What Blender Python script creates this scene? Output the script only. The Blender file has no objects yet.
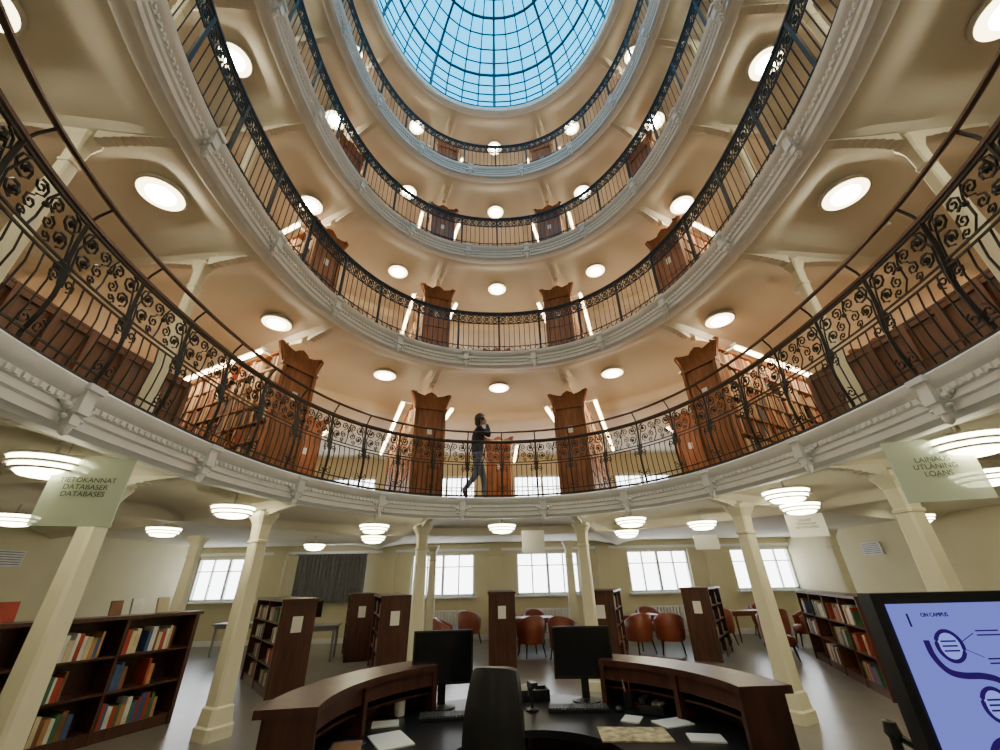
import bpy, bmesh, math, random, bisect
from math import sin, cos, pi, radians, atan2, sqrt
from mathutils import Vector, Matrix
random.seed(7)
S = bpy.context.scene
COL = S.collection

# ------------------------------------------------------------------ materials
def mat(name, color, rough=0.6, metal=0.0, var=0.08, scale=6.0, bump=0.0, kind='noise', spec=0.5):
    m = bpy.data.materials.new(name); m.use_nodes = True
    nt = m.node_tree; b = nt.nodes['Principled BSDF']
    b.inputs['Roughness'].default_value = rough
    b.inputs['Metallic'].default_value = metal
    if 'Specular IOR Level' in b.inputs: b.inputs['Specular IOR Level'].default_value = spec
    tc = nt.nodes.new('ShaderNodeTexCoord')
    n = nt.nodes.new('ShaderNodeTexNoise'); n.inputs['Scale'].default_value = scale
    if kind == 'wood':
        mp = nt.nodes.new('ShaderNodeMapping'); mp.inputs['Scale'].default_value = (6, 6, 0.8)
        nt.links.new(tc.outputs['Object'], mp.inputs['Vector']); n.inputs['Detail'].default_value = 6
        nt.links.new(mp.outputs['Vector'], n.inputs['Vector'])
    else:
        n.inputs['Detail'].default_value = 4
        nt.links.new(tc.outputs['Object'], n.inputs['Vector'])
    r = nt.nodes.new('ShaderNodeValToRGB')
    r.color_ramp.elements[0].position = 0.3; r.color_ramp.elements[1].position = 0.7
    r.color_ramp.elements[0].color = tuple(max(0, c*(1-var)) for c in color)+(1,)
    r.color_ramp.elements[1].color = tuple(min(1, c*(1+var)) for c in color)+(1,)
    nt.links.new(n.outputs['Fac'], r.inputs['Fac'])
    nt.links.new(r.outputs['Color'], b.inputs['Base Color'])
    if bump > 0:
        bp = nt.nodes.new('ShaderNodeBump'); bp.inputs['Strength'].default_value = bump; bp.inputs['Distance'].default_value = 0.01
        nt.links.new(n.outputs['Fac'], bp.inputs['Height']); nt.links.new(bp.outputs['Normal'], b.inputs['Normal'])
    return m

M_cream = mat('cream_ceiling_paint', (0.81, 0.765, 0.63), 0.75, var=0.04, scale=1.2, spec=0.2)
M_white = mat('white_cornice_paint', (0.89, 0.90, 0.89), 0.55, var=0.03, scale=9, spec=0.3)
M_wall = mat('wall_paint', (0.72, 0.66, 0.44), 0.8, var=0.03, scale=2, spec=0.2)
M_carpet = mat('gallery_flooring', (0.34, 0.30, 0.24), 0.8, var=0.12, scale=20)
M_floor = mat('grey_floor', (0.20, 0.185, 0.17), 0.28, var=0.10, scale=2.5, bump=0.02)
M_iron = mat('wrought_iron', (0.035, 0.032, 0.031), 0.45, metal=0.4, var=0.2, scale=14)
M_ironb = mat('dark_grey_iron', (0.04, 0.048, 0.057), 0.6, metal=0.0, var=0.2, scale=14, spec=0.25)
M_gold = mat('brass_handrail', (0.09, 0.055, 0.045), 0.3, metal=0.6)
M_wood = mat('stack_wood', (0.30, 0.11, 0.04), 0.4, var=0.35, scale=3, kind='wood')
M_dwood = mat('dark_mahogany', (0.075, 0.027, 0.018), 0.35, var=0.35, scale=3, kind='wood')
M_black = mat('black_plastic', (0.012, 0.012, 0.014), 0.4)
M_screen = mat('monitor_glass', (0.01, 0.011, 0.016), 0.12)
M_top = mat('black_worksurface', (0.015, 0.015, 0.02), 0.3)
M_paper = mat('paper', (0.8, 0.8, 0.76), 0.7, var=0.03)
M_frame = mat('window_frame', (0.78, 0.78, 0.76), 0.5)
M_colm = mat('column_paint', (0.80, 0.76, 0.57), 0.5, var=0.02, spec=0.3)
M_leather = mat('red_leather', (0.26, 0.06, 0.03), 0.4, var=0.2)
M_metal = mat('brushed_metal', (0.5, 0.5, 0.5), 0.3, metal=0.9)
M_lampring = mat('lamp_trim', (0.8, 0.78, 0.7), 0.4)
M_rib = mat('dome_rib', (0.025, 0.12, 0.20), 0.6, metal=0.0, spec=0.2)
M_blind = mat('grey_curtain', (0.20, 0.20, 0.21), 0.8)
def bookset(pref, cols): return [mat(pref+n, c, 0.6, var=0.15) for n, c in cols]
BK = bookset('book_', [('red', (0.4, 0.05, 0.03)), ('cream', (0.6, 0.52, 0.36)), ('blue', (0.05, 0.10, 0.25)),
      ('brown', (0.2, 0.09, 0.04)), ('green', (0.05, 0.16, 0.08)), ('white', (0.7, 0.7, 0.68)), ('tan', (0.45, 0.25, 0.1))])
BKS = bookset('old_book_', [('red', (0.28, 0.06, 0.03)), ('cream', (0.55, 0.42, 0.24)), ('blue', (0.10, 0.10, 0.13)),
      ('brown', (0.20, 0.09, 0.04)), ('dark', (0.08, 0.05, 0.03)), ('buff', (0.65, 0.54, 0.35)), ('tan', (0.45, 0.25, 0.10))])

def emat(name, color, strength):
    m = bpy.data.materials.new(name); m.use_nodes = True
    nt = m.node_tree; nt.nodes.clear()
    e = nt.nodes.new('ShaderNodeEmission'); e.inputs[0].default_value = tuple(color)+(1,); e.inputs[1].default_value = strength
    o = nt.nodes.new('ShaderNodeOutputMaterial'); nt.links.new(e.outputs[0], o.inputs[0]); return m
M_glow = emat('lamp_glow', (1.0, 0.91, 0.66), 84)
M_glow2 = emat('lamp_diffuser', (1.0, 0.84, 0.48), 9)
M_glowg = emat('drum_lamp_glow', (1.0, 0.90, 0.60), 22)
M_tube = emat('fluorescent_glow', (1.0, 0.66, 0.36), 27)

def glassmat(name, tint, mix=0.12):
    m = bpy.data.materials.new(name); m.use_nodes = True
    nt = m.node_tree; nt.nodes.clear()
    t = nt.nodes.new('ShaderNodeBsdfTransparent'); t.inputs[0].default_value = tuple(tint)+(1,)
    g = nt.nodes.new('ShaderNodeBsdfGlossy'); g.inputs['Roughness'].default_value = 0.1
    mx = nt.nodes.new('ShaderNodeMixShader'); mx.inputs[0].default_value = mix
    o = nt.nodes.new('ShaderNodeOutputMaterial')
    nt.links.new(t.outputs[0], mx.inputs[1]); nt.links.new(g.outputs[0], mx.inputs[2]); nt.links.new(mx.outputs[0], o.inputs[0])
    return m
M_dglass = glassmat('dome_glass', (0.8, 0.97, 1.0), 0.02)
M_wglass = glassmat('window_glass', (0.97, 0.98, 1.0), 0.04)
def frosted(name, tint, k=0.7):
    m = bpy.data.materials.new(name); m.use_nodes = True
    nt = m.node_tree; nt.nodes.clear()
    t = nt.nodes.new('ShaderNodeBsdfTransparent'); t.inputs[0].default_value = (0.9, 0.96, 0.9, 1)
    g = nt.nodes.new('ShaderNodeBsdfPrincipled'); g.inputs['Base Color'].default_value = tuple(tint)+(1,); g.inputs['Roughness'].default_value = 0.25
    mx = nt.nodes.new('ShaderNodeMixShader'); mx.inputs[0].default_value = k
    o = nt.nodes.new('ShaderNodeOutputMaterial')
    nt.links.new(t.outputs[0], mx.inputs[1]); nt.links.new(g.outputs[0], mx.inputs[2]); nt.links.new(mx.outputs[0], o.inputs[0])
    return m
M_sign = frosted('frosted_sign', (0.84, 0.93, 0.80), 0.78)
M_signw = frosted('white_sign', (0.92, 0.92, 0.88), 0.92)

# ------------------------------------------------------------------ mesh builder
class MB:
    def __init__(s): s.v = []; s.f = []; s.m = []
    def add(s, vs, fs, mi=0):
        o = len(s.v); s.v += [tuple(p) for p in vs]
        for f in fs: s.f.append(tuple(i+o for i in f)); s.m.append(mi)
    def box(s, c, d, mi=0, rz=0.0, M=None):
        hx, hy, hz = d[0]/2, d[1]/2, d[2]/2
        vs = [Vector((x*hx, y*hy, z*hz)) for z in (-1, 1) for y in (-1, 1) for x in (-1, 1)]
        R = Matrix.Rotation(rz, 3, 'Z') if rz else None
        out = []
        for p in vs:
            if M is not None: p = M @ p
            if R: p = R @ p
            out.append((p.x+c[0], p.y+c[1], p.z+c[2]))
        s.add(out, [(0, 2, 3, 1), (4, 5, 7, 6), (0, 1, 5, 4), (2, 6, 7, 3), (0, 4, 6, 2), (1, 3, 7, 5)], mi)
    def prism(s, outl, y0, y1, mi=0):
        n = len(outl)
        vs = [(x, y0, z) for x, z in outl]+[(x, y1, z) for x, z in outl]
        fs = [tuple(range(n)), tuple(reversed(range(n, 2*n)))]
        for i in range(n): j = (i+1) % n; fs.append((j, i, i+n, j+n))
        s.add(vs, fs, mi)
    def tube(s, pts, r, n=4, closed=False, mi=0, cap=True):
        pts = [Vector(p) for p in pts]; N = len(pts); vs = []
        for i, p in enumerate(pts):
            if closed: t = pts[(i+1) % N]-pts[i-1]
            else: t = pts[min(i+1, N-1)]-pts[max(i-1, 0)]
            if t.length < 1e-9: t = Vector((0, 0, 1))
            t.normalize()
            up = Vector((0, 0, 1)) if abs(t.z) < 0.95 else Vector((1, 0, 0))
            if abs(t.z) >= 0.6 and not closed and n == 4: up = Vector((0.6, 0.8, 0))
            a = t.cross(up); a.normalize(); b = a.cross(t)
            rr = r[i] if isinstance(r, (list, tuple)) else r
            for k in range(n):
                w = 2*pi*(k+0.5)/n; vs.append(p+a*cos(w)*rr+b*sin(w)*rr)
        fs = []
        for i in range(N if closed else N-1):
            j = (i+1) % N
            for k in range(n):
                l = (k+1) % n; fs.append((i*n+k, i*n+l, j*n+l, j*n+k))
        if not closed and cap: fs += [tuple(range(n)), tuple((N-1)*n+k for k in range(n))]
        s.add(vs, fs, mi)
    def lathe(s, prof, c=(0, 0, 0), n=24, mi=0, ph=0.0, mis=None):
        vs = []
        for r, z in prof:
            for k in range(n):
                w = 2*pi*k/n+ph; vs.append((c[0]+r*cos(w), c[1]+r*sin(w), c[2]+z))
        s.add(vs, [], 0); base_ = len(s.v)-len(vs)
        for i in range(len(prof)-1):
            for k in range(n):
                l = (k+1) % n
                s.f.append((i*n+k+base_, i*n+l+base_, (i+1)*n+l+base_, (i+1)*n+k+base_)); s.m.append(mis[i] if mis else mi)
    def mesh(s, name, mats, smooth=False):
        me = bpy.data.meshes.new(name); me.from_pydata(s.v, [], s.f)
        for m in mats: me.materials.append(m)
        me.polygons.foreach_set('material_index', s.m)
        me.polygons.foreach_set('use_smooth', [smooth]*len(s.f))
        me.validate(); me.update(); return me
    def build(s, name, mats, loc=(0, 0, 0), rz=0.0, parent=None, smooth=False):
        return put(name, s.mesh(name, mats, smooth), loc, rz, parent)
def put(name, me, loc=(0, 0, 0), rz=0.0, parent=None, rot=None):
    o = bpy.data.objects.new(name, me); COL.objects.link(o); o.location = loc
    o.rotation_euler = rot if rot else (0, 0, rz)
    if parent: o.parent = parent
    return o
def empty(name, loc=(0, 0, 0), rz=0):
    o = bpy.data.objects.new(name, None); COL.objects.link(o); o.location = loc; o.rotation_euler = (0, 0, rz); o.empty_display_size = 0.2
    return o

# ------------------------------------------------------------------ well geometry
A, B, NN, CY = 3.2, 4.0, 2.25, 3.4
def base(ph):
    s_, c_ = sin(radians(ph)), cos(radians(ph))
    r = (abs(s_/A)**NN+abs(c_/B)**NN)**(-1/NN)
    x, y = r*s_, r*c_
    gx = math.copysign(abs(x/A)**(NN-1)/A, x); gy = math.copysign(abs(y/B)**(NN-1)/B, y)
    l = sqrt(gx*gx+gy*gy)
    return x, y+CY, gx/l, gy/l
def P(ph, d):
    x, y, nx, ny = base(ph); return (x+nx*d, y+ny*d)
def rotn(ph):
    x, y, nx, ny = base(ph); return atan2(ny, nx)-pi/2
NT = 1440
tab = [0.0]; pp = base(0)
for i in range(1, NT+1):
    q = base(360*i/NT); tab.append(tab[-1]+sqrt((q[0]-pp[0])**2+(q[1]-pp[1])**2)); pp = q
PER = tab[-1]
def Q(u, d):
    u = u % PER; i = min(max(bisect.bisect_right(tab, u)-1, 0), NT-1)
    t = (u-tab[i])/(tab[i+1]-tab[i]); return P(360*(i+t)/NT, d)

XL, XR, YB, YF = -10.0, 10.0, 14.8, -6.0
Z0 = [2.62, 5.64, 8.65, 11.67]; ZD = 14.82; TH = 0.30
HR = [17, 48, 76]; RIBS = sorted([a for h in HR for a in (h, -h, 180-h, -(180-h))])
LAMPS = [(0, 1.3), (27, 1.35), (-27, 1.35), (54, 1.2), (-54, 1.2), (92, .98), (-92, .86), (118, 1.2), (-118, 1.2), (147.5, 1.2), (-147.5, 1.2), (180, 1.2)]
def sst(a, b, x):
    t = min(max((x-a)/(b-a), 0), 1); return t*t*(3-2*t)
def ribdist(ph, d):
    m = 1e9
    for r in RIBS:
        dd = abs((ph-r+180) % 360-180); m = min(m, dd)
    return radians(m)*(3.5+d)
def ceilh(ph, d):
    rd = ribdist(ph, d)
    f = sst(0.07, 0.10, rd)*0.5+sst(0.12, 0.6, rd)*0.5
    e = sst(0.22, 0.7, d)
    o = 1-(1-sst(0.10, 0.24, abs(d-3.3)))*1.0
    return 0.17*f*e*o
def dmax(ph):
    x, y, nx, ny = base(ph); c = []
    if nx > 1e-6: c.append((XR-x)/nx)
    if nx < -1e-6: c.append((XL-x)/nx)
    if ny > 1e-6: c.append((YB-y)/ny)
    if ny < -1e-6: c.append((YF-y)/ny)
    return min(c)

def slab_mesh(name, top=True):
    b = MB(); N = 480
    ds = [0.2+0.075*i for i in range(8)]+[0.8+0.15*i for i in range(15)]+[3.0+0.05*i for i in range(13)]
    K = len(ds)+4
    vs = []
    for i in range(N):
        ph = 360*i/N; dm = dmax(ph)
        full = ds+[3.6+(dm-3.6)*t for t in (0.25, 0.5, 0.75, 1.0)]
        for d in full:
            x, y = P(ph, d); vs.append((x, y, ceilh(ph, d)))
    fs = []
    for i in range(N):
        j = (i+1) % N
        for k in range(K-1): fs.append((i*K+k, i*K+k+1, j*K+k+1, j*K+k))
    b.add(vs, fs, 0)
    th = TH if top else 0.26
    vs = []
    for i in range(N):
        ph = 360*i/N
        vs.append(P(ph, 0.0)+(th,)); vs.append(P(ph, dmax(ph))+(th,))
    fs = [(2*i, 2*((i+1) % N), 2*((i+1) % N)+1, 2*i+1) for i in range(N)]
    b.add(vs, fs, 1)
    if top:
        prof = [(0.2, 0.0), (0.16, -0.025), (0.05, -0.025), (0.03, 0.0), (0.0, 0.01), (-0.005, 0.07), (-0.025, 0.085), (-0.025, 0.135), (-0.04, 0.145), (-0.04, 0.19), (-0.07, 0.21),
            (-0.09, 0.245), (-0.10, 0.29), (-0.08, 0.31), (0.02, 0.31), (0.02, 0.30)]
    else:
        prof = [(0.2, 0.0), (0.16, -0.02), (0.05, -0.02), (0.03, 0.0), (0.0, 0.01), (-0.01, 0.06), (-0.03, 0.08), (-0.03, 0.12), (0.0, 0.14), (0.0, 0.26)]
    vs = []; n = len(prof)
    for i in range(N):
        for d, z in prof: vs.append(P(360*i/N, d)+(z,))
    fs = []
    for i in range(N):
        j = (i+1) % N
        for k in range(n-1): fs.append((i*n+k, j*n+k, j*n+k+1, i*n+k+1))
    b.add(vs, fs, 2)
    if top:
        nd = int(PER/0.065)
        for i in range(nd):
            u = PER*i/nd; x, y = Q(u, -0.043); x2, y2 = Q(u+0.01, -0.043)
            b.box((x, y, 0.165), (0.032, 0.03, 0.036), 2, rz=atan2(y2-y, x2-x))
        no = 16
        for i in range(no):
            u = PER*(i+0.5)/no
            x, y = Q(u, 0); x2, y2 = Q(u+0.01, 0); a = atan2(y2-y, x2-x)
            cx, cy = Q(u, -0.06)
            b.box((cx, cy, 0.17), (0.10, 0.08, 0.17), 2, rz=a)
            cx, cy = Q(u, -0.075)
            b.box((cx, cy, 0.275), (0.15, 0.11, 0.045), 2, rz=a)
            cx, cy = Q(u, -0.03)
            b.box((cx, cy, 0.05), (0.08, 0.08, 0.09), 2, rz=a)
            b.lathe([(0.0, -0.08), (0.025, -0.06), (0.035, -0.02), (0.03, 0.03)], (cx, cy, 0.0), 8, 2)
            for sx in (-1, 1):
                for o, zz, rr in ((0.08, 0.12, .035), (0.13, 0.14, .025), (0.07, 0.05, .022)):
                    px, py = Q(u+sx*o, -0.04)
                    b.lathe([(0, -rr), (rr*.8, -rr*.5), (rr, 0), (rr*.7, rr*.7), (0, rr)], (px, py, zz), 8, 2)
    for r in RIBS:
        a = rotn(r)
        for k in range(10):
            d0 = 0.15+0.075*k; h = 0.01+0.09*(k/9)**2
            x, y = P(r, d0+0.037); b.box((x, y, -h/2+0.02), (0.10, 0.08, h+0.04), 0, rz=a)
        for k in range(9):
            d0 = 1.05+0.08*k; h = 0.01+0.09*(1-k/9)**2
            x, y = P(r, d0+0.037); b.box((x, y, -h/2+0.02), (0.10, 0.085, h+0.04), 0, rz=a)
    me = b.mesh(name, [M_cream, M_carpet, M_white], True)
    me.set_sharp_from_angle(angle=radians(38))
    return me

sm = slab_mesh('gallery_slab')
for z in Z0: put('gallery_floor', sm, (0, 0, z))
put('ceiling', slab_mesh('ceiling', False), (0, 0, ZD))

# ------------------------------------------------------------------ dome
b = MB(); ND = 48
def domep(ph, t):
    r = cos(t*pi/2); x, y, nx, ny = base(ph)
    return (x*r, CY+(y-CY)*r, ZD+0.16+2.3*sin(t*pi/2))
rings = 13
for i in range(ND):
    for k in range(rings):
        t0, t1 = k/rings*0.95, (k+1)/rings*0.95
        a0, a1 = 360*i/ND, 360*(i+1)/ND
        b.add([domep(a0, t0), domep(a1, t0), domep(a1, t1), domep(a0, t1)], [(0, 1, 2, 3)], 0)
for i in range(ND):
    b.tube([domep(360*i/ND, t*0.95/12) for t in range(13)], 0.024 if i % 4 else 0.046, 4, mi=1)
for k in range(rings+1):
    b.tube([domep(360*i/ND, k/rings*0.95) for i in range(ND)], 0.022 if k % 4 else 0.042, 4, closed=True, mi=1)
b.lathe([(0.0, 0.0), (0.3, 0.0), (0.3, 0.1), (0, 0.14)], (0, CY, ZD+0.16+2.28), 16, 1)
b.build('glass_dome_skylight', [M_dglass, M_rib, M_white])

# ------------------------------------------------------------------ railings
def scroll(cu, cz, r0, turns, a0, sgn, npt=14):
    pts = []
    for i in range(npt):
        t = i/(npt-1); a = a0+sgn*turns*2*pi*t; r = r0*(1-0.82*t)
        pts.append((cu+r*cos(a), cz+r*sin(a)))
    return pts
def railing_lower():
    b = MB(); n = 36; seg = PER/n; D0 = 0.0
    def belly(z): return D0-0.05*sin(pi*min(max((z-0.1)/0.65, 0), 1))
    def T(pts, r, nn=4, off=0.0): b.tube([Q(u, belly(z)+off)+(z,) for u, z in pts], r*0.80, nn)
    N = 240
    for z, r in ((0.05, 0.02), (0.13, 0.010), (0.60, 0.010), (0.65, 0.010), (1.03, 0.015)):
        b.tube([Q(PER*i/N, belly(z))+(z,) for i in range(N)], r, 4, closed=True)
    b.tube([Q(PER*i/N, D0)+(1.06,) for i in range(N)], 0.027, 6, closed=True, mi=1)
    b.tube([Q(PER*i/N, -0.09)+(1.22,) for i in range(N)], 0.021, 6, closed=True, mi=1)
    for i in range(n):
        u0 = seg*i
        T([(u0, z) for z in (0, .1, .25, .4, .55, .7, .85, 1.04)], 0.024)
        x, y = Q(u0, D0); b.tube([(x, y, 1.05), Q(u0, -0.03)+(1.12,), Q(u0, -0.09)+(1.2,)], 0.012, 4)
        b.lathe([(0, -0.05), (0.03, -0.03), (0.038, 0), (0.03, 0.03), (0, 0.05)], (x, y, 0.63), 6)
        for k in range(1, 7):
            u = u0+seg*k/7; T([(u, z) for z in (.05, .25, .45, .60)], 0.0095)
        for sg in (1, -1):
            c = u0+sg*0.105
            T(scroll(c, 0.93, 0.085, 1.7, pi/2, sg), 0.0125)
            T(scroll(c+sg*0.015, 0.77, 0.07, 1.5, -pi/2, -sg, 12), 0.012)
            T([(u0+sg*0.02, 0.48), (u0+sg*0.035, 0.64), (c-sg*0.07, 0.82), (c-sg*0.02, 0.99)], 0.011)
            T(scroll(u0+sg*0.245, 0.94, 0.066, 1.6, -pi/2, sg, 12), 0.012)
            T(scroll(u0+sg*0.24, 0.80, 0.055, 1.4, pi/2, sg, 10), 0.011)
            T(scroll(u0+sg*0.22, 0.705, 0.042, 1.3, -pi/2, -sg, 9), 0.010)
            T(scroll(u0+sg*0.055, 0.19, 0.05, 1.3, pi/2, -sg, 10), 0.010)
            T(scroll(u0+sg*0.065, 0.52, 0.05, 1.3, -pi/2, sg, 10), 0.010)
        for cu, cz in ((u0+0.105, 0.93), (u0-0.105, 0.93), (u0+seg/2, 0.87), (u0+0.12, .77), (u0-.12, .77)):
            x, y = Q(cu, belly(cz)-0.01); b.lathe([(0, -0.024), (0.02, -0.012), (0.02, 0.012), (0, 0.024)], (x, y, cz), 6)
        T([(u0+seg/2-0.04, 0.66), (u0+seg/2, 0.76), (u0+seg/2, 0.92), (u0+seg/2+0.04, 1.01)], 0.011)
    return b
railing_lower().build('ornate_balustrade', [M_iron, M_gold], (0, 0, Z0[0]+TH))
def railing_upper():
    b = MB(); n = 26; seg = PER/n; N = 240
    for z, r in ((0.05, 0.018), (0.17, 0.011), (0.76, 0.013), (0.99, 0.016)):
        b.tube([Q(PER*i/N, 0)+(z,) for i in range(N)], r, 4, closed=True)
    b.tube([Q(PER*i/N, 0)+(1.04,) for i in range(N)], 0.032, 6, closed=True)
    for i in range(n):
        u0 = seg*i
        x, y = Q(u0, 0); b.box((x, y, 0.5), (0.04, 0.04, 1.04), 0, rz=rotn(0))
        for k in range(1, 8):
            b.tube([Q(u0+seg*k/8, 0)+(z,) for z in (0.05, .78)], 0.008, 4)
        m = 5
        for k in range(m):
            c = u0+seg*(k+0.5)/m
            b.tube([Q(c+0.075*cos(w), 0)+(0.875+0.095*sin(w),) for w in [2*pi*q/10 for q in range(10)]], 0.012, 4, closed=True)
            b.tube([Q(c+0.035*cos(w), 0)+(0.875+0.045*sin(w),) for w in [2*pi*q/6 for q in range(6)]], 0.012, 4, closed=True)
            b.tube([Q(c-0.08, 0)+(0.79,), Q(c+0.08, 0)+(0.97,)], 0.008, 4)
            b.tube([Q(c+0.08, 0)+(0.79,), Q(c-0.08, 0)+(0.97,)], 0.008, 4)
            b.tube([Q(c-0.08, 0)+(0.06,), Q(c, 0)+(0.16,), Q(c+0.08, 0)+(0.06,)], 0.008, 4)
    return b.mesh('balustrade_mesh', [M_ironb])
ru = railing_upper()
for z in Z0[1:]: put('iron_balustrade', ru, (0, 0, z+TH))

# ------------------------------------------------------------------ lamps
def ceiling_lamp_mesh():
    b = MB()
    b.lathe([(0.0, 0.06), (0.12, 0.06), (0.12, 0.0), (0.245, -0.0), (0.265, -0.025), (0.245, -0.055), (0.235, -0.058)], n=32, mi=0)
    b.lathe([(0.235, -0.058), (0.19, -0.06), (0.15, -0.066)], n=32, mi=2)
    b.lathe([(0.15, -0.06), (0.14, -0.085), (0.09, -0.105), (0.0, -0.11)], n=24, mi=1)
    return b.mesh('ceiling_lamp_mesh', [M_lampring, M_glow, M_glow2], True)
clm = ceiling_lamp_mesh()
for z in [Z0[1], Z0[2], Z0[3], ZD]:
    for a, d in LAMPS:
        h = ceilh(a, d)
        x, y = P(a, d); put('round_ceiling_lamp', clm, (x, y, z+h-0.02))
b = MB(); b.lathe([(0, 0.03), (.05, .03), (.055, 0.0), (.03, -.02), (0, -.022)], n=16); sdm = b.mesh('detector_mesh', [M_frame], True)
for z in [Z0[1], Z0[2], Z0[3]]:
    for a, d in ((66, 1.9), (-66, 1.9), (12, 2.2), (-38, 2.4), (84, 2.0), (-100, 2.0)):
        x, y = P(a, d); put('smoke_detector', sdm, (x, y, z+ceilh(a, d)-0.02))
b = MB()
b.lathe([(0.0, 0.3), (0.06, 0.3), (0.06, 0.24), (0.015, 0.23), (0.015, 0.09), (0.1, 0.085), (0.27, 0.075), (0.285, 0.06), (0.27, 0.055)], n=32, mi=0)
b.lathe([(0.26, 0.055), (0.26, 0.02)], n=32, mi=1)
b.lathe([(0.26, 0.02), (0.275, 0.015), (0.275, 0.005), (0.24, 0.0)], n=32, mi=0)
b.lathe([(0.235, 0.0), (0.235, -0.03)], n=32, mi=1)
b.lathe([(0.235, -0.03), (0.245, -0.035), (0.24, -0.042), (0.2, -0.045)], n=32, mi=0)
b.lathe([(0.2, -0.045), (0.17, -0.07), (0.08, -0.085), (0, -0.088)], n=32, mi=1)
dlm = b.mesh('drum_lamp_mesh', [M_lampring, M_glowg], True)
for x, y in [(0, 8.35), (-2.4, 8.0), (2.35, 7.7), (-2.95, 10), (2.9, 9.8), (-3.75, 5.8), (3.65, 5.3), (-6.2, 7.9), (4.6, 6.4), (4.0, 8.4), (-3.9, 3.4), (3.75, 3.15),
             (-7.1, 6.2), (5.3, 4.4), (-5, 11.8), (5.5, 11.5), (8, 8), (0, -2.4), (-3, -1), (3, -1), (7.4, 2), (-7.4, 2)]:
    put('drum_ceiling_lamp', dlm, (x, y, 2.52))

# ------------------------------------------------------------------ columns
def column_mesh(h, s=1.0):
    b = MB()
    def sec(z, r, c=0.25):
        r = r*s; k = r*c
        return [(r, -r+k, z), (r, r-k, z), (r-k, r, z), (-r+k, r, z), (-r, r-k, z), (-r, -r+k, z), (-r+k, -r, z), (r-k, -r, z)]
    prof = [(0, .17), (0.12, .17), (0.14, .15), (0.3, .135), (0.32, .115), (h-0.40, .09), (h-0.39, .105), (h-0.36, .105), (h-0.35, .09), (h-0.15, .1), (h-0.08, .13), (h-0.03, .16), (h+0.02, .16)]
    vs = []
    for z, r in prof: vs += sec(z, r)
    fs = []
    for i in range(len(prof)-1):
        for k in range(8): fs.append((i*8+k, i*8+(k+1) % 8, (i+1)*8+(k+1) % 8, (i+1)*8+k))
    b.add(vs, fs, 0)
    return b.mesh('column_mesh', [M_colm])
cg = column_mesh(Z0[0]-0.07)
cu = column_mesh(Z0[1]-Z0[0]-TH-0.08, 0.62)
for r in RIBS:
    x, y = P(r, 1.0)
    put('column', cg, (x, y, 0), rotn(r))
    for z in Z0:
        if abs(r) in (17, 48): continue
        put('gallery_column', cu, (x, y, z+TH), rotn(r))
for x, y in [(-1.9, 12.6), (1.9, 12.0), (7.9, 10.2), (-6.4, 9.2)]:
    put('column', cg, (x, y, 0), 0)

# ------------------------------------------------------------------ walls
H = ZD+3.3
def wall_back():
    b = MB(); t = 0.3
    rows = [(1.2, 2.47)]+[(z+TH+0.9, z+TH+2.15) for z in Z0]
    wins = [-8.95, -5.45, -1.85, 1.65, 5.4, 8.95]; ww = 2.1
    z = 0
    wi = 0
    for lo, hi in rows:
        b.box((0, YB+t/2, (z+lo)/2), (XR-XL, t, lo-z))
        x = XL
        for c in wins:
            b.box(((x+c-ww/2)/2, YB+t/2, (lo+hi)/2), (c-ww/2-x, t, hi-lo)); x = c+ww/2
        b.box(((x+XR)/2, YB+t/2, (lo+hi)/2), (XR-x+0.001, t, hi-lo))
        z = hi
        for c in wins:
            wi += 1
            w = MB(); cz = (lo+hi)/2; hh = hi-lo
            for sx in (-1, 1): w.box((sx*(ww/2-0.03), 0, 0), (0.06, 0.1, hh))
            for sz in (-1, 1): w.box((0, 0, sz*(hh/2-0.03)), (ww, 0.1, 0.06))
            for k in range(1, 4): w.box((-ww/2+ww*k/4, 0, 0), (0.04 if k != 2 else 0.08, 0.08, hh))
            w.box((0, 0, hh*0.18), (ww, 0.07, 0.03))
            w.box((0, 0.02, 0), (ww, 0.008, hh), 1)
            w.box((0, -0.2, -hh/2-0.03), (ww+0.2, 0.25, 0.05))
            w.build('window_%d' % wi, [M_frame, M_wglass], (c, YB+0.12, cz))
    b.box((0, YB+t/2, (z+H)/2), (XR-XL, t, H-z))
    b.build('wall_back', [M_wall])
wall_back()
b = MB(); n = 120; vs = []
for i in range(n+1):
    x = -1.12+2.24*i/n; y = 0.03*sin(i*0.9)+0.01*sin(i*0.37)
    vs += [(x, y, -0.72), (x, y, 0.68)]
b.add(vs, [(2*i, 2*i+2, 2*i+3, 2*i+1) for i in range(n)], 0)
b.tube([(-1.2, 0, 0.68), (1.2, 0, 0.68)], 0.02, 8, mi=1)
b.build('pleated_curtain', [M_blind, M_metal], (-5.45, YB-0.27, 1.83))
for nm, c, d in [('wall_left', (XL-0.15, (YB+YF)/2, H/2), (0.3, YB-YF+0.6, H)), ('wall_right', (XR+0.15, (YB+YF)/2, H/2), (0.3, YB-YF+0.6, H)),
                 ('wall_rear', (0, YF-0.15, H/2), (XR-XL, 0.3, H))]:
    b = MB(); b.box((0, 0, 0), d); b.build(nm, [M_wall], c)
b = MB(); b.box((0, 0, 0), (XR-XL+0.6, YB-YF+0.6, 0.2)); b.build('floor', [M_floor], (0, (YB+YF)/2, -0.1))
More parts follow.
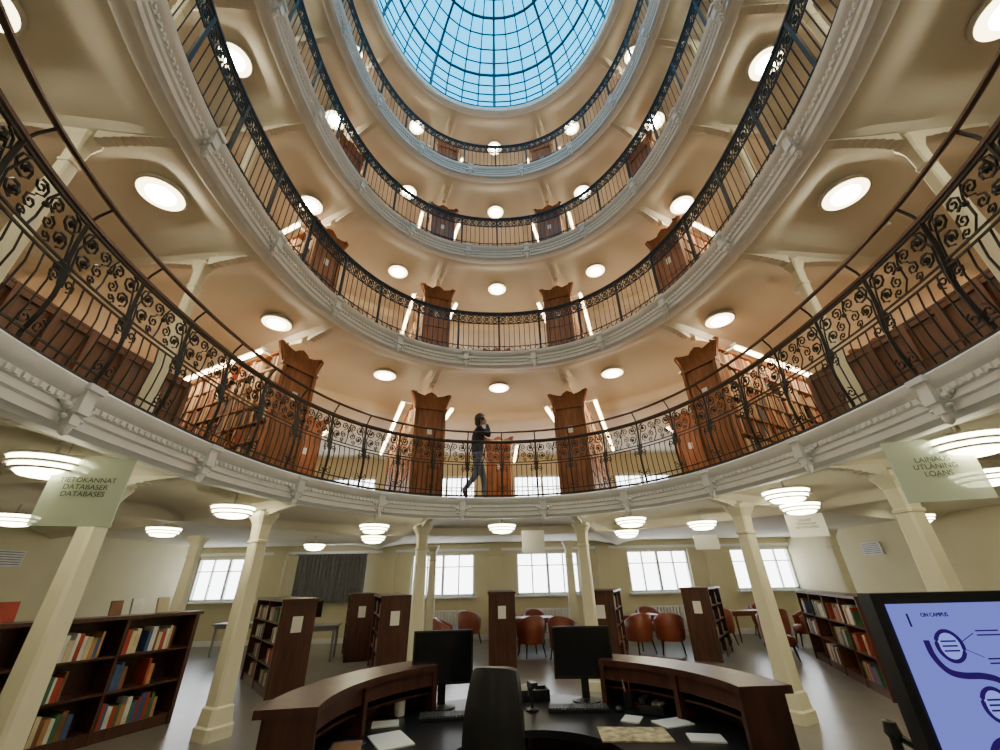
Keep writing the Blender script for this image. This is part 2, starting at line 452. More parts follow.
for nm, c, d in [('baseboard_left', (XL+0.02, (YB+YF)/2, 0.07), (0.04, YB-YF, 0.14)), ('baseboard_right', (XR-0.02, (YB+YF)/2, 0.07), (0.04, YB-YF, 0.14)), ('baseboard_back', (0, YB-0.02, 0.07), (XR-XL, 0.04, 0.14)),
                 ('trim_1', (0, YB-0.03, 2.57), (XR-XL, 0.06, 0.08))]:
    b = MB(); b.box((0, 0, 0), d); b.build(nm, [M_white], c)
for i, x in enumerate((-7.25, -3.65, -0.1, 3.5, 7.2)):
    b = MB(); b.box((0, 0, 1.3), (0.4, 0.18, 2.6)); b.box((0, 0, 2.45), (0.5, 0.24, 0.12)); b.build('trim_%d' % (i+2), [M_wall], (x, YB-0.09, 0))
for x, y, s_ in ((XL+0.03, 9.0, 1), (XR-0.03, 7.6, -1), (XR-0.03, 11.5, -1)):
    b = MB(); b.box((0, 0, 0), (0.04, 0.6, 0.3))
    for k in range(6): b.box((s_*0.025, 0, -0.11+0.045*k), (0.02, 0.52, 0.012), 1)
    b.build('wall_vent', [M_frame, M_blind], (x, y, 2.2))
for x in (-1.85, 1.65, 5.4):
    b = MB()
    for k in range(16): b.box((-0.75+0.1*k, 0, 0.5), (0.07, 0.1, 0.6))
    b.box((0, 0, 0.8), (1.6, 0.06, 0.04)); b.box((0, 0, 0.2), (1.6, 0.06, 0.04))
    for sx in (-0.7, 0.7): b.box((sx, 0, 0.1), (0.05, 0.06, 0.2))
    b.build('radiator', [M_frame], (x, YB-0.2, 0))

# ------------------------------------------------------------------ stacks
def books(b, x0, x1, y, z, maxh, depth, face=-1, axis='x', fill=0.95, m0=0):
    x = x0
    while x < x1-0.02:
        if random.random() > fill: x += random.uniform(0.05, 0.3); continue
        t = random.uniform(0.025, 0.06); h = maxh*random.uniform(0.68, 0.95); t = min(t, x1-x)
        dp = depth*random.uniform(0.8, 1.0); mi = m0+random.randrange(len(BK))
        cy = y+face*(dp/2)
        if axis == 'x': b.box((x+t/2, cy, z+h/2), (t*0.94, dp, h), mi)
        else: b.box((cy, x+t/2, z+h/2), (dp, t*0.94, h), mi)
        x += t
def stack_mesh(name, L, tubes=True):
    b = MB(); W = 0.34
    out = [(-W, 0), (W, 0), (W, 2.0), (W+0.02, 2.12), (W+0.07, 2.3), (W+0.12, 2.44), (W+0.07, 2.47), (W-0.08, 2.40), (W-0.2, 2.37), (0.1, 2.42), (0, 2.47)]
    out = out+[(-x, z) for x, z in reversed(out[2:-1])]
    b.prism(out, 0.0, 0.06, 0)
    b.prism([(x*0.74, 0.12+z*0.93) for x, z in [(-W, 0), (W, 0), (W, 2.0), (0.2, 2.1), (0.12, 2.2), (0, 2.24), (-0.12, 2.2), (-0.2, 2.1), (-W, 2.0)]], -0.025, 0.0, 0)
    for sx in (-1, 1):
        b.box((sx*(W-0.03), -0.02, 1.02), (0.06, 0.06, 2.04))
        b.tube([(sx*(W-0.03), -0.03, 2.05), (sx*(W-0.0), -0.035, 2.2), (sx*(W+0.07), -0.03, 2.38), (sx*(W+0.0), -0.03, 2.42)], 0.03, 6)
    b.box((0, -0.02, 0.08), (2*W+0.04, 0.08, 0.16)); b.box((0, -0.03, 2.06), (2*W+0.04, 0.06, 0.05)); b.box((0, -0.03, 1.2), (2*W-0.1, 0.03, 0.04))
    b.box((0, -0.035, 1.55), (0.10, 0.01, 0.15), 8)
    b.box((0, L/2+0.03, 1.15), (0.03, L, 2.3), 0)
    b.box((0, L, 1.15), (2*W, 0.04, 2.3), 0)
    b.box((0, L/2+0.03, 2.32), (2*W, L, 0.04), 0)
    nb = max(2, int(L/0.95))
    for k in range(1, nb): b.box((0, L*k/nb, 1.15), (2*W, 0.03, 2.3), 0)
    for s in range(7):
        z = 0.1+0.32*s
        b.box((0, L/2+0.03, z-0.012), (2*W-0.02, L, 0.025), 0)
        for side in (-1, 1):
            books(b, 0.1, L-0.05, side*0.33, z, 0.29, 0.24, face=-side, axis='y', fill=0.98, m0=1)
    if tubes:
        for sx in (-1, 1):
            x = sx*0.56
            b.box((x, L/2+0.1, 2.29), (0.10, L-0.3, 0.04), 9)
            b.tube([(x, 0.3, 2.24), (x, L-0.15, 2.24)], 0.034, 6, mi=10)
            for y in (0.4, L-0.3): b.box((x-sx*0.2, y, 2.31), (0.42, 0.025, 0.025), 9)
    return b.mesh(name, [M_wood]+BKS+[M_paper, M_lampring, M_tube])
stA = stack_mesh('stack_long', 4.6); stB = stack_mesh('stack_short', 2.2); stC = stack_mesh('stack_short_plain', 2.2, False)
for li, z in enumerate(Z0):
    for r in (17, -17, 48, -48):
        x, y = P(r, 1.0); put('book_stack', stA, (x, y, z+TH), rotn(r))
    for r in (0, 32.5, -32.5, 62, -62, 80, -80):
        x, y = P(r, 3.85); put('book_stack', stB if li < 2 else stC, (x, y, z+TH), rotn(r))
def side_cabinet(a0, a1):
    b = MB(); n = 24; d0, d1, h = 1.35, 1.75, 1.2
    vs = []
    for i in range(n+1):
        a = a0+(a1-a0)*i/n
        for d, z in ((d0, 0), (d0, h), (d1, h), (d1, 0)): vs.append(P(a, d)+(z,))
    fs = []
    for i in range(n):
        for k in range(4): fs.append((i*4+k, (i+1)*4+k, (i+1)*4+(k+1) % 4, i*4+(k+1) % 4))
    fs += [(0, 1, 2, 3), (n*4+3, n*4+2, n*4+1, n*4)]
    b.add(vs, fs, 0)
    for i in range(n+1):
        a = a0+(a1-a0)*i/n; x, y = P(a, d0-0.01)
        if i % 2 == 0: b.box((x, y, h/2), (0.07, 0.05, h), 0, rz=rotn(a))
    for z, t in ((0.06, 0.12), (h-0.05, 0.08), (h+0.01, 0.04)):
        b.tube([P(a0+(a1-a0)*i/n, d0)+(z,) for i in range(n+1)], t/2, 4)
    return b
M_cab = mat('cabinet_wood', (0.12, 0.048, 0.025), 0.4, var=0.3, scale=3, kind='wood')
for i, z in enumerate(Z0):
    for s in (1, -1):
        side_cabinet(s*66, s*140).build('wooden_cabinet', [M_cab], (0, 0, z+TH))

# ------------------------------------------------------------------ low bookcases (ground)
def low_case(L, H, dp, double, nsh=3, fill=0.6):
    b = MB(); W = dp
    for sx in (-1, 1):
        b.box((sx*(L/2), 0, H/2), (0.05, W+0.02, H))
        b.box((sx*(L/2+0.026), 0, H/2), (0.008, W-0.1, H-0.2))
        b.box((sx*(L/2+0.033), 0, H*0.74), (0.006, 0.17, 0.24), 8)
    b.box((0, 0, H+0.015), (L+0.12, W+0.06, 0.04)); b.box((0, 0, 0.05), (L, W-0.03, 0.1))
    b.box((0, 0 if double else W/2-0.015, H/2), (L, 0.02, H), 0)
    nb = max(1, round(L/0.95))
    for k in range(1, nb): b.box((-L/2+L*k/nb, 0, H/2), (0.035, W, H))
    sides = (-1, 1) if double else (-1,)
    for s in range(nsh):
        z = 0.12+(H-0.14)/nsh*s
        b.box((0, 0, z-0.012), (L, W-0.02, 0.026))
        for sd in sides:
            for k in range(nb):
                x0 = -L/2+L*k/nb+0.04; x1 = x0+L/nb-0.08
                xe = x0+(x1-x0)*random.uniform(0.45, 1.0) if random.random() < fill+0.25 else x0
                books(b, x0, xe, sd*(W/2-0.03), z, (H-0.14)/nsh*0.8, (W/2 if double else W)*0.7, face=-sd, fill=0.97, m0=1)
    return b
MW = [M_dwood]+BK+[M_paper]
def line_case(p0, p1, H, dp, double, nsh=3, fill=0.6, name='low_bookcase'):
    dx, dy = p1[0]-p0[0], p1[1]-p0[1]; L = sqrt(dx*dx+dy*dy)
    return low_case(L, H, dp, double, nsh, fill).build(name, MW, ((p0[0]+p1[0])/2, (p0[1]+p1[1])/2, 0), atan2(dy, dx))
line_case((-5.75, 4.6), (-4.70, 7.0), 1.26, 0.36, False, 3, fill=0.9)
line_case((-7.6, 6.9), (-7.0, 4.6), 1.2, 0.36, True, 3)
line_case((6.95, 10.3), (5.55, 6.9), 1.26, 0.36, False, 3, fill=0.45)
b = MB()
for i, (t, h, w, mi) in enumerate([(0.0, .2, .16, 4), (.2, .2, .17, 0), (.42, .17, .14, 2), (.62, .17, .13, 3), (.72, .19, .15, 5), (.85, .19, .15, 1)]):
    x = -5.7+1.0*t*0.95; y = 4.7+2.4*t*0.95
    Mx = Matrix.Rotation(radians(67), 3, 'Z') @ Matrix.Rotation(radians(-12), 3, 'X')
    b.box((x, y, 1.30+h/2), (w, 0.03, h), mi, M=Mx)
b.build('display_books', BK)
for p0, p1 in [((0.0, 10.1), (0.0, 12.0)), ((-2.1, 9.1), (-2.7, 10.9)), ((2.05, 9.6), (2.65, 11.2)), ((-3.6, 8.2), (-4.9, 9.9)), ((4.4, 10.3), (5.3, 11.6)), ((-3.4, 11.4), (-3.9, 12.8))]:
    line_case(p0, p1, 1.36, 0.56, True, 4, fill=0.9, name='radial_bookcase')

# ------------------------------------------------------------------ armchairs, tables
def armchair():
    b = MB(); n = 18
    vs = []
    top = lambda i: 0.66+0.2*sin(pi*i/n)
    ro, ri = 0.33, 0.26
    for i in range(n+1):
        a = radians(-25+230*i/n)
        for r, z in ((ro-0.03, 0.28), (ro, 0.4), (ro+0.02, top(i)-0.03), (ro-0.02, top(i)), (ri+0.01, top(i)-0.01), (ri, top(i)-0.05), (ri, 0.38)):
            vs.append((r*cos(a), r*sin(a), z))
    fs = []
    for i in range(n):
        for k in range(6): fs.append((i*7+k, (i+1)*7+k, (i+1)*7+k+1, i*7+k+1))
    fs += [tuple(range(7)), tuple(n*7+k for k in range(7))]
    b.add(vs, fs, 0)
    b.lathe([(0, .27), (.28, .27), (.29, .32), (.28, .42), (.22, .46), (0, .47)], n=20, mi=0)
    for sx in (-1, 1):
        for sy in (-1, 1):
            b.tube([(sx*0.2, sy*0.2, 0.3), (sx*0.25, sy*0.25, 0.0)], [0.025, 0.015], 6, mi=1)
    return b.mesh('armchair_mesh', [M_leather, M_dwood], True)
am = armchair()
for x, y, r in [(0.72, 11.5, 200), (1.0, 13.6, 0), (3.35, 11.5, 200), (4.4, 13.7, 0), (6.0, 10.2, 60), (6.0, 12.7, 170), (3.2, 13.8, 20), (-1.3, 11.3, 90), (7.9, 12.1, 250), (-0.9, 13.9, 150),
                (1.45, 11.1, 150), (4.1, 11.4, 160), (0.2, 13.5, 30), (8.0, 14.0, 0), (7.0, 11.9, 190)]:
    put('leather_armchair', am, (x, y, 0), radians(r))
def table(L, W, H=0.74):
    b = MB(); b.box((0, 0, H-0.02), (L, W, 0.04)); b.box((0, 0, H-0.08), (L-0.1, W-0.1, 0.08))
    for sx in (-1, 1):
        for sy in (-1, 1):
            b.tube([(sx*(L/2-0.08), sy*(W/2-0.08), H-0.05), (sx*(L/2-0.08), sy*(W/2-0.08), 0)], [0.035, 0.022], 6)
    return b
M_twood = mat('table_wood', (0.22, 0.07, 0.03), 0.35, var=0.3, scale=3, kind='wood')
for x, y in [(0.9, 12.5), (3.7, 12.6), (7.0, 13.2)]:
    table(1.1, 0.7).build('reading_table', [M_twood], (x, y, 0), 0.1)
M_gd = mat('grey_desk', (0.3, 0.3, 0.3), 0.5)
table(1.8, 0.8).build('office_desk', [M_gd], (-4.9, 11.6, 0), 0.2)
table(1.6, 0.8).build('office_desk', [M_gd], (-6.8, 12.9, 0), 0.0)
M_shade = mat('lamp_shade_yellow', (0.5, 0.45, 0.1), 0.4)
def desk_lamp(loc, rz):
    b = MB()
    b.lathe([(0, 0), (.09, 0), (.09, .02), (0.02, .03)], n=16)
    b.tube([(0, 0, .02), (-.1, 0, .28), (.06, 0, .48), (.2, 0, .44)], 0.008, 6)
    b.lathe([(0.02, .08), (.03, .05), (.07, -.03)], (.2, 0, .40), 14, 1)
    b.lathe([(0, 0), (.035, 0), (.05, -.02), (0, -.03)], (.2, 0, .4), 12, 2)
    b.build('desk_lamp', [M_metal, M_shade, M_glowg], loc, rz, smooth=False)
desk_lamp((-5.4, 11.6, 0.74), 0.4); desk_lamp((-7.2, 12.9, 0.74), 2.6)

def monitor(w=0.47, h=0.30, z=0.17):
    b = MB()
    b.box((0, 0, z+h/2), (w, 0.03, h)); b.box((0, -0.017, z+h/2+0.004), (w-0.03, 0.004, h-0.035), 1)
    b.box((0, 0.03, z+h/2), (w*0.6, 0.04, h*0.6)); b.box((0, 0.04, z*0.6), (0.06, 0.03, z*1.2))
    b.lathe([(0, 0), (.11, 0), (.11, .012), (.05, .02), (0, .022)], (0, 0.02, 0), 20)
    return b
mm = monitor(0.48, 0.36, 0.15).mesh('monitor_mesh', [M_black, M_screen])
put('computer_monitor', mm, (-0.59, 3.90, 0.742), 0.12)
put('computer_monitor', mm, (0.55, 3.98, 0.742), -0.12)
put('computer_monitor', mm, (-4.7, 11.6, 0.742), 0.5); put('computer_monitor', mm, (-6.5, 12.9, 0.742), -0.5)
M_keys = mat('keys', (0.07, 0.07, 0.072), 0.5)
def keyboard(loc, rz):
    b = MB(); b.box((0, 0, 0.01), (0.44, 0.15, 0.02))
    for r in range(5):
        for c in range(18): b.box((-0.205+0.024*c, -0.055+0.027*r, 0.024), (0.019, 0.021, 0.008), 1)
    b.build('keyboard', [M_black, M_keys], loc, rz)
keyboard((-0.50, 3.66, 0.742), 0.1); keyboard((0.44, 3.76, 0.742), -0.1)

# ------------------------------------------------------------------ reception desk
DC = (0.06, 2.86)
def annulus(b, r0, r1, z0, z1, a0, a1, mi=0, n=40):
    vs = []
    for i in range(n+1):
        a = radians(a0+(a1-a0)*i/n)
        for r, z in ((r0, z0), (r1, z0), (r1, z1), (r0, z1)): vs.append((r*cos(a), r*sin(a), z))
    fs = []
    for i in range(n):
        for k in range(4): fs.append((i*4+k, (i+1)*4+k, (i+1)*4+(k+1) % 4, i*4+(k+1) % 4))
    fs += [(0, 1, 2, 3), (n*4+3, n*4+2, n*4+1, n*4)]
    b.add(vs, fs, mi)
b = MB()
annulus(b, 0.50, 1.42, 0.70, 0.74, -2, 196, 1)
annulus(b, 1.37, 1.41, 0.0, 0.70, -2, 196, 0)
for a0, a1 in ((125, 188), (1, 60)):
    annulus(b, 1.18, 1.50, 0.99, 1.03, a0, a1, 0)
    annulus(b, 1.41, 1.46, 0.0, 0.99, a0+1, a1-1, 0)
    annulus(b, 1.20, 1.23, 0.90, 0.99, a0+1, a1-1, 0)
    annulus(b, 1.24, 1.41, 0.84, 0.855, a0+1, a1-1, 0)
    for e in (a0+1, (a0+a1)/2, a1-1):
        a = radians(e); b.box((1.31*cos(a), 1.31*sin(a), 0.86 if e == (a0+a1)/2 else 0.5), (0.26, 0.035, 0.26 if e == (a0+a1)/2 else 1.0), 0, rz=a)
for a in (10, 50, 90, 130, 170):
    r = radians(a); b.box((0.98*cos(r), 0.98*sin(r), 0.35), (0.74, 0.04, 0.7), 0, rz=r)
b.build('reception_desk', [M_dwood, M_top, M_black], (DC[0], DC[1], 0))
M_map = mat('map_print', (0.5, 0.42, 0.25), 0.6, var=0.6, scale=18)
def sheet(name, x, y, z, w, h, rz, m):
    b = MB(); b.box((0, 0, 0.004), (w, h, 0.008)); b.build(name, m, (x, y, z), rz)
ZT_ = 0.742
for x, y, w, h, r in [(-0.82, 3.22, .21, .3, .5), (-0.93, 3.55, .18, .14, .2), (1.0, 3.40, .22, .16, .3), (1.08, 3.1, .2, .14, -.2), (-0.05, 3.93, .13, .17, .2), (0.76, 3.5, .12, .15, -.5)]:
    sheet('paper_sheet', x, y, ZT_, w, h, r, [M_paper])
sheet('folded_map', 0.68, 3.20, ZT_, 0.42, 0.26, -0.1, [M_map])
sheet('notebook', -1.06, 3.12, ZT_, 0.14, 0.2, -0.3, [BK[2]]); sheet('notebook', 0.92, 3.87, ZT_, 0.12, 0.16, 0.7, [BK[6]])
b = MB(); b.box((0, 0, .03), (.17, .2, .05)); b.box((-.055, 0, .075), (.045, .2, .03)); b.box((.03, .03, .06), (.08, .09, .01), 1)
for r in range(4):
    for c in range(3): b.box((.01+.022*c, -.07+.02*r, .06), (.014, .012, .01), 1)
b.build('desk_telephone', [M_black, M_metal], (0.98, 3.66, ZT_), -0.6)
b = MB()
b.lathe([(0, 0), (.04, 0), (.042, .1), (.038, .1), (.036, .01), (0, .01)], n=16)
for k, (dx, dy) in enumerate([(.01, .01), (-.015, .0), (0, -.015)]): b.tube([(dx, dy, .02), (dx*2.4, dy*2.4, .17)], 0.004, 5, mi=1+k % 2)
b.build('pen_cup', [M_black, BK[0], BK[1]], (0.84, 3.80, ZT_))
for mx_, my_ in ((-0.2, 3.66), (0.73, 3.70)):
    b = MB(); b.lathe([(0, 0.035), (.02, .034), (.03, .02), (.032, 0), (0, 0)], n=14); b.build('computer_mouse', [M_black], (mx_, my_, ZT_), smooth=True)
b = MB()
for k in range(3): b.box((0.004*k, 0.003*k, 0.012+0.022*k), (0.16, 0.22, 0.02), (6, 1, 3)[k])
b.build('book_pile', BK, (-1.0, 2.88, ZT_), 0.2)
b = MB(); b.box((0, 0, .01), (.24, .16, .02))
for sx in (-1, 0, 1): b.box((sx*.115, 0, .04), (.01, .16, .07))
for sy in (-1, 1): b.box((0, sy*.075, .04), (.24, .01, .07))
for k in range(5): b.box((-.06, -.05+.02*k, .06), (.09, .006, .07), 1+k % 2)
b.build('card_tray', [M_black, M_paper, BK[6]], (0.14, 4.1, ZT_+0.0), 0.1)
b = MB(); b.lathe([(0, 0), (.05, 0), (.05, .012), (.012, .02), (.01, .14)], n=14); b.box((0, -.02, .16), (.05, .1, .035)); b.box((0, .03, .12), (.03, .025, .08)); b.build('barcode_scanner', [M_black], (0.10, 3.78, ZT_), 0.3)
b = MB(); b.lathe([(0, 0), (.038, 0), (.04, .09), (.036, .09), (.034, .008), (0, .008)], n=18); b.tube([(.038, 0, .075), (.06, 0, .06), (.06, 0, .035), (.038, 0, .02)], .005, 6); b.build('coffee_mug', [M_paper], (-0.88, 3.76, ZT_), 2.4, smooth=False)

# office chair
b = MB()
vs = []; n = 12; m = 10
for j in range(m+1):
    z = 0.52+0.64*j/m; w = 0.175*(1-0.12*(j/m)**3)*(0.85+0.15*sin(pi*j/m))
    for i in range(n+1):
        t = -1+2*i/n; vs.append((w*t, -0.02-0.05*(1-t*t)+0.05*(j/m)-0.03*sin(pi*j/m), z-0.02*t**4*(1 if j == m else 0)))
k0 = len(vs)
vs += [(x, y+0.06, z) for x, y, z in vs]
fs = []
for j in range(m):
    for i in range(n):
        a = j*(n+1)+i; fs.append((a, a+1, a+n+2, a+n+1)); fs.append((a+k0, a+n+1+k0, a+n+2+k0, a+1+k0))
bd = [i for i in range(n+1)]+[(j+1)*(n+1)+n for j in range(m)]+[m*(n+1)+i for i in range(n-1, -1, -1)]+[j*(n+1) for j in range(m-1, 0, -1)]
for i in range(len(bd)): p, q = bd[i], bd[(i+1) % len(bd)]; fs.append((q, p, p+k0, q+k0))
b.add(vs, fs, 0)
b.box((0, 0.27, 0.47), (0.46, 0.44, 0.07)); b.box((0, 0.27, 0.43), (0.4, 0.38, 0.04))
b.tube([(0, 0.25, 0.42), (0, 0.25, 0.1)], 0.03, 10, mi=1); b.tube([(0, -0.07, 0.75), (0, -0.06, 0.5), (0, 0.1, 0.42)], 0.025, 6)
for k in range(5):
    a = 2*pi*k/5; b.tube([(0, 0.25, 0.12), (0.3*cos(a), 0.25+0.3*sin(a), 0.06)], [0.03, 0.018], 6)
    b.lathe([(0, -.03), (.025, -.02), (.03, 0), (.025, .02), (0, .03)], (0.3*cos(a), 0.25+0.3*sin(a), 0.03), 8)
for sx in (-1, 1):
    b.tube([(sx*0.22, 0.25, 0.44), (sx*0.28, 0.25, 0.5), (sx*0.28, 0.22, 0.66)], 0.015, 6); b.box((sx*0.28, 0.22, 0.67), (0.07, 0.28, 0.03))
b.build('office_chair', [M_black, M_metal], (-0.19, 2.83, 0), radians(-20), smooth=False)

# ------------------------------------------------------------------ info display screen
disp = empty('information_display', (1.0, 1.42, 0), 0)
SW, SH, ZT = 1.15, 0.70, 1.545
b = MB(); b.box((SW/2, 0.02, ZT-SH/2), (SW, 0.05, SH)); b.build('bezel', [M_black], parent=disp)
mslide = emat('slide_background', (0.17, 0.20, 0.72), 1.1)
b = MB(); b.box((SW/2, -0.008, ZT-SH/2), (SW-0.07, 0.004, SH-0.06)); b.build('screen', [mslide], parent=disp)
b = MB(); b.box((SW/2, 0.06, 0.6), (0.1, 0.05, 1.2)); b.box((SW/2, 0.06, 0.02), (0.7, 0.5, 0.04)); b.build('stand', [M_black], parent=disp)
m_pur = emat('slide_purple', (0.05, 0.012, 0.22), 0.5); m_dk = emat('slide_text', (0.01, 0.015, 0.10), 0.5); m_lt = emat('slide_circle', (0.22, 0.28, 0.85), 1.3)
b = MB()
ck = [(0.175, 1.405), (0.235, 1.265), (0.22, 1.12), (0.58, 1.40), (0.68, 1.27)]
for cx, cz in ck:
    b.tube([(cx+0.038*cos(w), -0.015, cz+0.038*sin(w)) for w in [2*pi*k/28 for k in range(28)]], 0.005, 6, closed=True)
    b.add([(cx+0.036*cos(w), -0.0135, cz+0.036*sin(w)) for w in [2*pi*k/28 for k in range(28)]], [tuple(range(28))], 1)
    b.tube([(cx+0.045, -0.012, cz+0.01), (cx+0.09, -0.012, cz+0.03)], 0.001, 4)
    b.tube([(cx+0.045, -0.012, cz-0.01), (cx+0.09, -0.012, cz-0.03)], 0.001, 4)
    for k in range(3): b.box((cx, -0.015, cz+0.012-0.012*k), (0.045, 0.002, 0.004))
    for q in (0.03, -0.04):
        for k in range(2): b.box((cx+0.135, -0.012, cz+q+0.006-0.011*k), (0.07, 0.002, 0.0035))
ctrl = [(0.115, 1.45), (0.112, 1.42), (0.115, 1.38), (0.14, 1.345), (0.18, 1.333), (0.24, 1.33), (0.285, 1.315), (0.305, 1.27), (0.29, 1.215), (0.24, 1.195), (0.185, 1.18), (0.155, 1.14), (0.16, 1.08), (0.21, 1.05), (0.3, 1.03)]
pts = []
for i in range(1, len(ctrl)-2):
    p0, p1, p2, p3 = ctrl[i-1:i+3]
    for k in range(5):
        t = k/5; pts.append(tuple(0.5*((2*p1[j])+(-p0[j]+p2[j])*t+(2*p0[j]-5*p1[j]+4*p2[j]-p3[j])*t*t+(-p0[j]+3*p1[j]-3*p2[j]+p3[j])*t**3) for j in (0, 1)))
b.tube([(x, -0.011, z) for x, z in pts], 0.008, 6)
b.build('slide_diagram', [m_pur, m_lt], parent=disp)
def text(body, size, loc, m, parent=None, rot=(pi/2, 0, 0), align='CENTER', name='lettering'):
    c = bpy.data.curves.new(name, 'FONT'); c.body = body; c.size = size; c.align_x = align; c.extrude = 0.0008; c.materials.append(m)
    o = bpy.data.objects.new(name, c); COL.objects.link(o); o.location = loc; o.rotation_euler = rot
    if parent: o.parent = parent
    return o
text('1', 0.05, (0.085, -0.013, 1.455), m_dk, disp); text('2', 0.05, (0.40, -0.013, 1.45), m_dk, disp)
text('ON CAMPUS', 0.015, (0.17, -0.013, 1.48), m_dk, disp); text('ONLINE', 0.015, (0.47, -0.013, 1.48), m_dk, disp)

# ------------------------------------------------------------------ hanging signs
m_txt = mat('sign_text', (0.10, 0.12, 0.11), 0.6)
def sign(loc, rz, w, h, body, name='hanging_sign', top=2.72, ts=0.055, m=None):
    e = empty(name, loc, rz)
    b = MB(); b.box((0, 0, 0), (w, 0.012, h)); b.build('glass_panel', [m or M_sign], parent=e)
    b = MB()
    for sx in (-1, 1): b.tube([(sx*w*0.42, 0, h/2-0.02), (sx*w*0.42, 0, top-loc[2])], 0.003, 5)
    b.build('wires', [M_metal], parent=e)
    if body: text(body, ts, (0, -0.012, 0.06), m_txt, e)
sign((-3.52, 3.4, 2.33), radians(14), 0.54, 0.56, 'TIETOKANNAT\nDATABASER\nDATABASES', ts=0.056)
sign((3.44, 3.2, 2.35), radians(-20), 0.56, 0.50, 'LAINAUS\nUTLÅNING\nLOANS', ts=0.058)
sign((0.62, 8.6, 2.3), 0, 0.45, 0.4, '', m=M_signw); sign((5.05, 7.0, 2.34), radians(-20), 0.55, 0.36, 'LEHDET\nTIDNINGAR\nNEWSPAPERS', m=M_signw)
sign((4.6, 9.6, 2.3), radians(-20), 0.5, 0.3, '', m=M_signw)
b = MB()
for x, y in ((1.95, 2.75), (2.6, 2.3)):
    b.lathe([(0, 0), (.15, 0), (.15, .02), (.03, .04), (.025, .82), (.04, .84), (.03, .89), (0, .9)], (x, y, 0), 14)
b.tube([(1.95+.65*t, 2.75-.45*t, .84-.15*sin(pi*t)) for t in [i/10 for i in range(11)]], 0.018, 6)
b.build('rope_barrier', [M_black])

# ------------------------------------------------------------------ person
def skin_eval(verts, edges, radii, sub=2):
    me = bpy.data.meshes.new('tmp'); me.from_pydata(verts, edges, []); me.update()
    o = bpy.data.objects.new('tmp', me); COL.objects.link(o)
    md = o.modifiers.new('s', 'SKIN'); md.use_smooth_shade = True
    for i, r in enumerate(radii):
        sv = me.skin_vertices[0].data[i]; sv.radius = r if isinstance(r, tuple) else (r, r); sv.use_root = (i == 0)
    o.modifiers.new('u', 'SUBSURF').levels = sub
    dg = bpy.context.evaluated_depsgraph_get(); dg.update()
    out = bpy.data.meshes.new_from_object(o.evaluated_get(dg)); bpy.data.objects.remove(o); return out
per = empty('person', (-0.47, 7.72, Z0[0]+TH), radians(8))
m_skin = mat('skin', (0.55, 0.33, 0.24), 0.5); m_jkt = mat('navy_jacket', (0.02, 0.028, 0.055), 0.7); m_jean = mat('jeans', (0.17, 0.21, 0.28), 0.8, scale=30)
m_hair = mat('dark_hair', (0.012, 0.009, 0.008), 0.5, scale=40); m_shoe = mat('shoes', (0.03, 0.03, 0.03), 0.5)
V = [(0, 0, .95), (0, 0, 1.12), (.02, 0, 1.3), (.02, 0, 1.41), (.035, 0, 1.49), (.05, 0, 1.56),
     (.01, .09, .88), (.13, .1, .50), (.17, .1, .10), (.30, .1, .045),
     (-.01, -.09, .88), (-.02, -.1, .50), (-.26, -.1, .20), (-.20, -.1, .06),
     (.02, .17, 1.39), (.0, .23, 1.13), (.155, .2, .935),
     (.03, -.17, 1.39), (.22, -.22, 1.22), (.175, -.125, 1.50)]
E = [(0, 1), (1, 2), (2, 3), (3, 4), (4, 5), (0, 6), (6, 7), (7, 8), (8, 9), (0, 10), (10, 11), (11, 12), (12, 13), (3, 14), (14, 15), (15, 16), (3, 17), (17, 18), (18, 19)]
R_ = [(.15, .13), (.135, .115), (.155, .12), (.12, .09), .052, .048, .10, .066, .046, .038, .10, .066, .046, .038, .068, .055, .036, .068, .055, .034]
bm_ = skin_eval(V, E, R_)
for m in (m_jkt, m_jean, m_shoe, m_skin): bm_.materials.append(m)
for p in bm_.polygons:
    c = p.center; p.use_smooth = True
    if c.z > 1.48 and abs(c.y) < .07: p.material_index = 3
    elif c.z < .12 or (c.x < -.17 and c.z < .17): p.material_index = 2
    elif c.z < .90 and not (c.y > .15 and c.z > .8): p.material_index = 1
    else: p.material_index = 0
put('body', bm_, parent=per)
def head():
    bm = bmesh.new(); bmesh.ops.create_uvsphere(bm, u_segments=32, v_segments=24, radius=1)
    for v in bm.verts:
        x, y, z = v.co
        w = 1-0.28*max(0, -z)**1.3
        X = x*0.095*w+0.012*max(0, -z); Y = y*0.075*w; Z = z*0.115
        if x > 0.7 and abs(y) < 0.3 and -0.45 < z < 0.15: X += 0.024*(1-abs(y)/0.3)*(1-abs(z+0.2)/0.4)
        if x > 0.7 and abs(z-0.08) < 0.14 and 0.2 < abs(y) < 0.55: X -= 0.007
        if x > 0.6 and abs(z+0.52) < 0.09 and abs(y) < 0.35: X += 0.006
        v.co = (X, Y, Z)
    me = bpy.data.meshes.new('head'); bm.to_mesh(me); bm.free()
    me.materials.append(m_skin)
    for p in me.polygons: p.use_smooth = True
    return me
put('head', head(), (.07, 0, 1.635), parent=per)
b = MB()
for sy in (-1, 1): b.lathe([(0, -.03), (.012, -.02), (.016, 0), (.012, .02), (0, .03)], (.075, sy*.074, 1.63), 8)
for sy in (-1, 1): b.lathe([(0, -.012), (.011, 0), (0, .012)], (.150, sy*.03, 1.645), 8, mi=1)
b.build('ears_and_eyes', [m_skin, m_hair], parent=per, smooth=True)
bm = bmesh.new(); bmesh.ops.create_uvsphere(bm, u_segments=32, v_segments=24, radius=1)
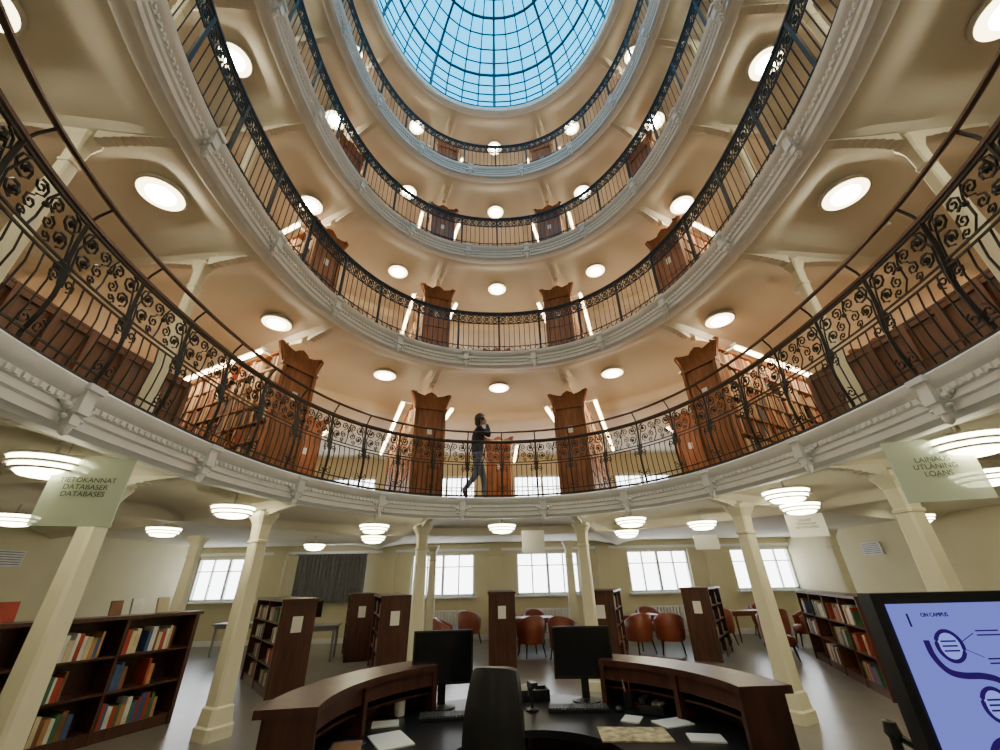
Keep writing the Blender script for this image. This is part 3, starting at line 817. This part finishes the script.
for v in bm.verts:
    x, y, z = v.co
    k = 1.0
    if x > 0.35 and z < 0.5: k = 0.78
    if z < -0.15 and x > 0.0: k = 0.65
    drop = 0.06 if (z < -0.3 and x < 0.0) else 0
    v.co = (x*0.112*k-0.014, y*0.088*k, z*0.13*k+0.01-drop)
me = bpy.data.meshes.new('hair'); bm.to_mesh(me); bm.free(); me.materials.append(m_hair)
for p in me.polygons: p.use_smooth = True
put('hair', me, (.062, 0, 1.645), parent=per)
def hand(wr, dirv, side, nm):
    d = Vector(dirv).normalized(); s_ = Vector(side); s_ = (s_-d*s_.dot(d)).normalized(); n_ = d.cross(s_)
    w = Vector(wr); Vv = [w+d*.04, w-d*.02, w+d*.075]; Ee = [(0, 1), (0, 2)]; Rr = [(.030, .020), (.024, .022), (.034, .015)]
    for k, (o, L) in enumerate([(-.030, .065), (-.010, .078), (.010, .074), (.029, .056)]):
        i = len(Vv); root = w+d*.085+s_*o
        Vv += [root, root+d*L*.5+n_*.006, root+d*L*.85+n_*.026]; Ee += [(2, i), (i, i+1), (i+1, i+2)]; Rr += [.009, .0085, .007]
    i = len(Vv); Vv += [w+d*.045-s_*.038, w+d*.08-s_*.055+n_*.01]; Ee += [(0, i), (i, i+1)]; Rr += [.011, .009]
    m_ = skin_eval([tuple(v) for v in Vv], Ee, Rr, 1); m_.materials.append(m_skin)
    for p in m_.polygons: p.use_smooth = True
    put(nm, m_, parent=per)
hand((.172, -.122, 1.485), (-.5, 0.12, .9), (1, 0, .5), 'hand_raised')
hand((.158, .2, .93), (.5, 0, -.85), (0, 1, 0), 'hand_lowered')
b = MB(); b.box((0, 0, 0), (.072, .01, .145), M=Matrix.Rotation(radians(-25), 3, 'Y')); b.build('phone', [M_black], (.105, -.098, 1.6), parent=per)

# ------------------------------------------------------------------ world, camera
w = bpy.data.worlds.new('World'); S.world = w; w.use_nodes = True
nt = w.node_tree; bg = nt.nodes['Background']
tc = nt.nodes.new('ShaderNodeTexCoord'); sp = nt.nodes.new('ShaderNodeSeparateXYZ'); rp = nt.nodes.new('ShaderNodeValToRGB')
nt.links.new(tc.outputs['Generated'], sp.inputs[0]); nt.links.new(sp.outputs['Z'], rp.inputs[0]); nt.links.new(rp.outputs[0], bg.inputs[0])
rp.color_ramp.elements[0].position = 0.22; rp.color_ramp.elements[0].color = (1.0, 1.0, 1.0, 1)
rp.color_ramp.elements[1].position = 0.60; rp.color_ramp.elements[1].color = (0.004, 0.205, 0.37, 1)
bg.inputs[1].default_value = 9.0
cam = bpy.data.cameras.new('camera'); cam.lens = 14.4; cam.sensor_width = 36; cam.clip_start = 0.02
co = bpy.data.objects.new('camera', cam); COL.objects.link(co)
co.matrix_world = Matrix.Translation((-0.18, 0, 1.6)) @ Matrix.Rotation(radians(-1.4), 4, 'Z') @ Matrix.Rotation(radians(90+27.3), 4, 'X') @ Matrix.Rotation(radians(-1.2), 4, 'Z')
S.camera = co
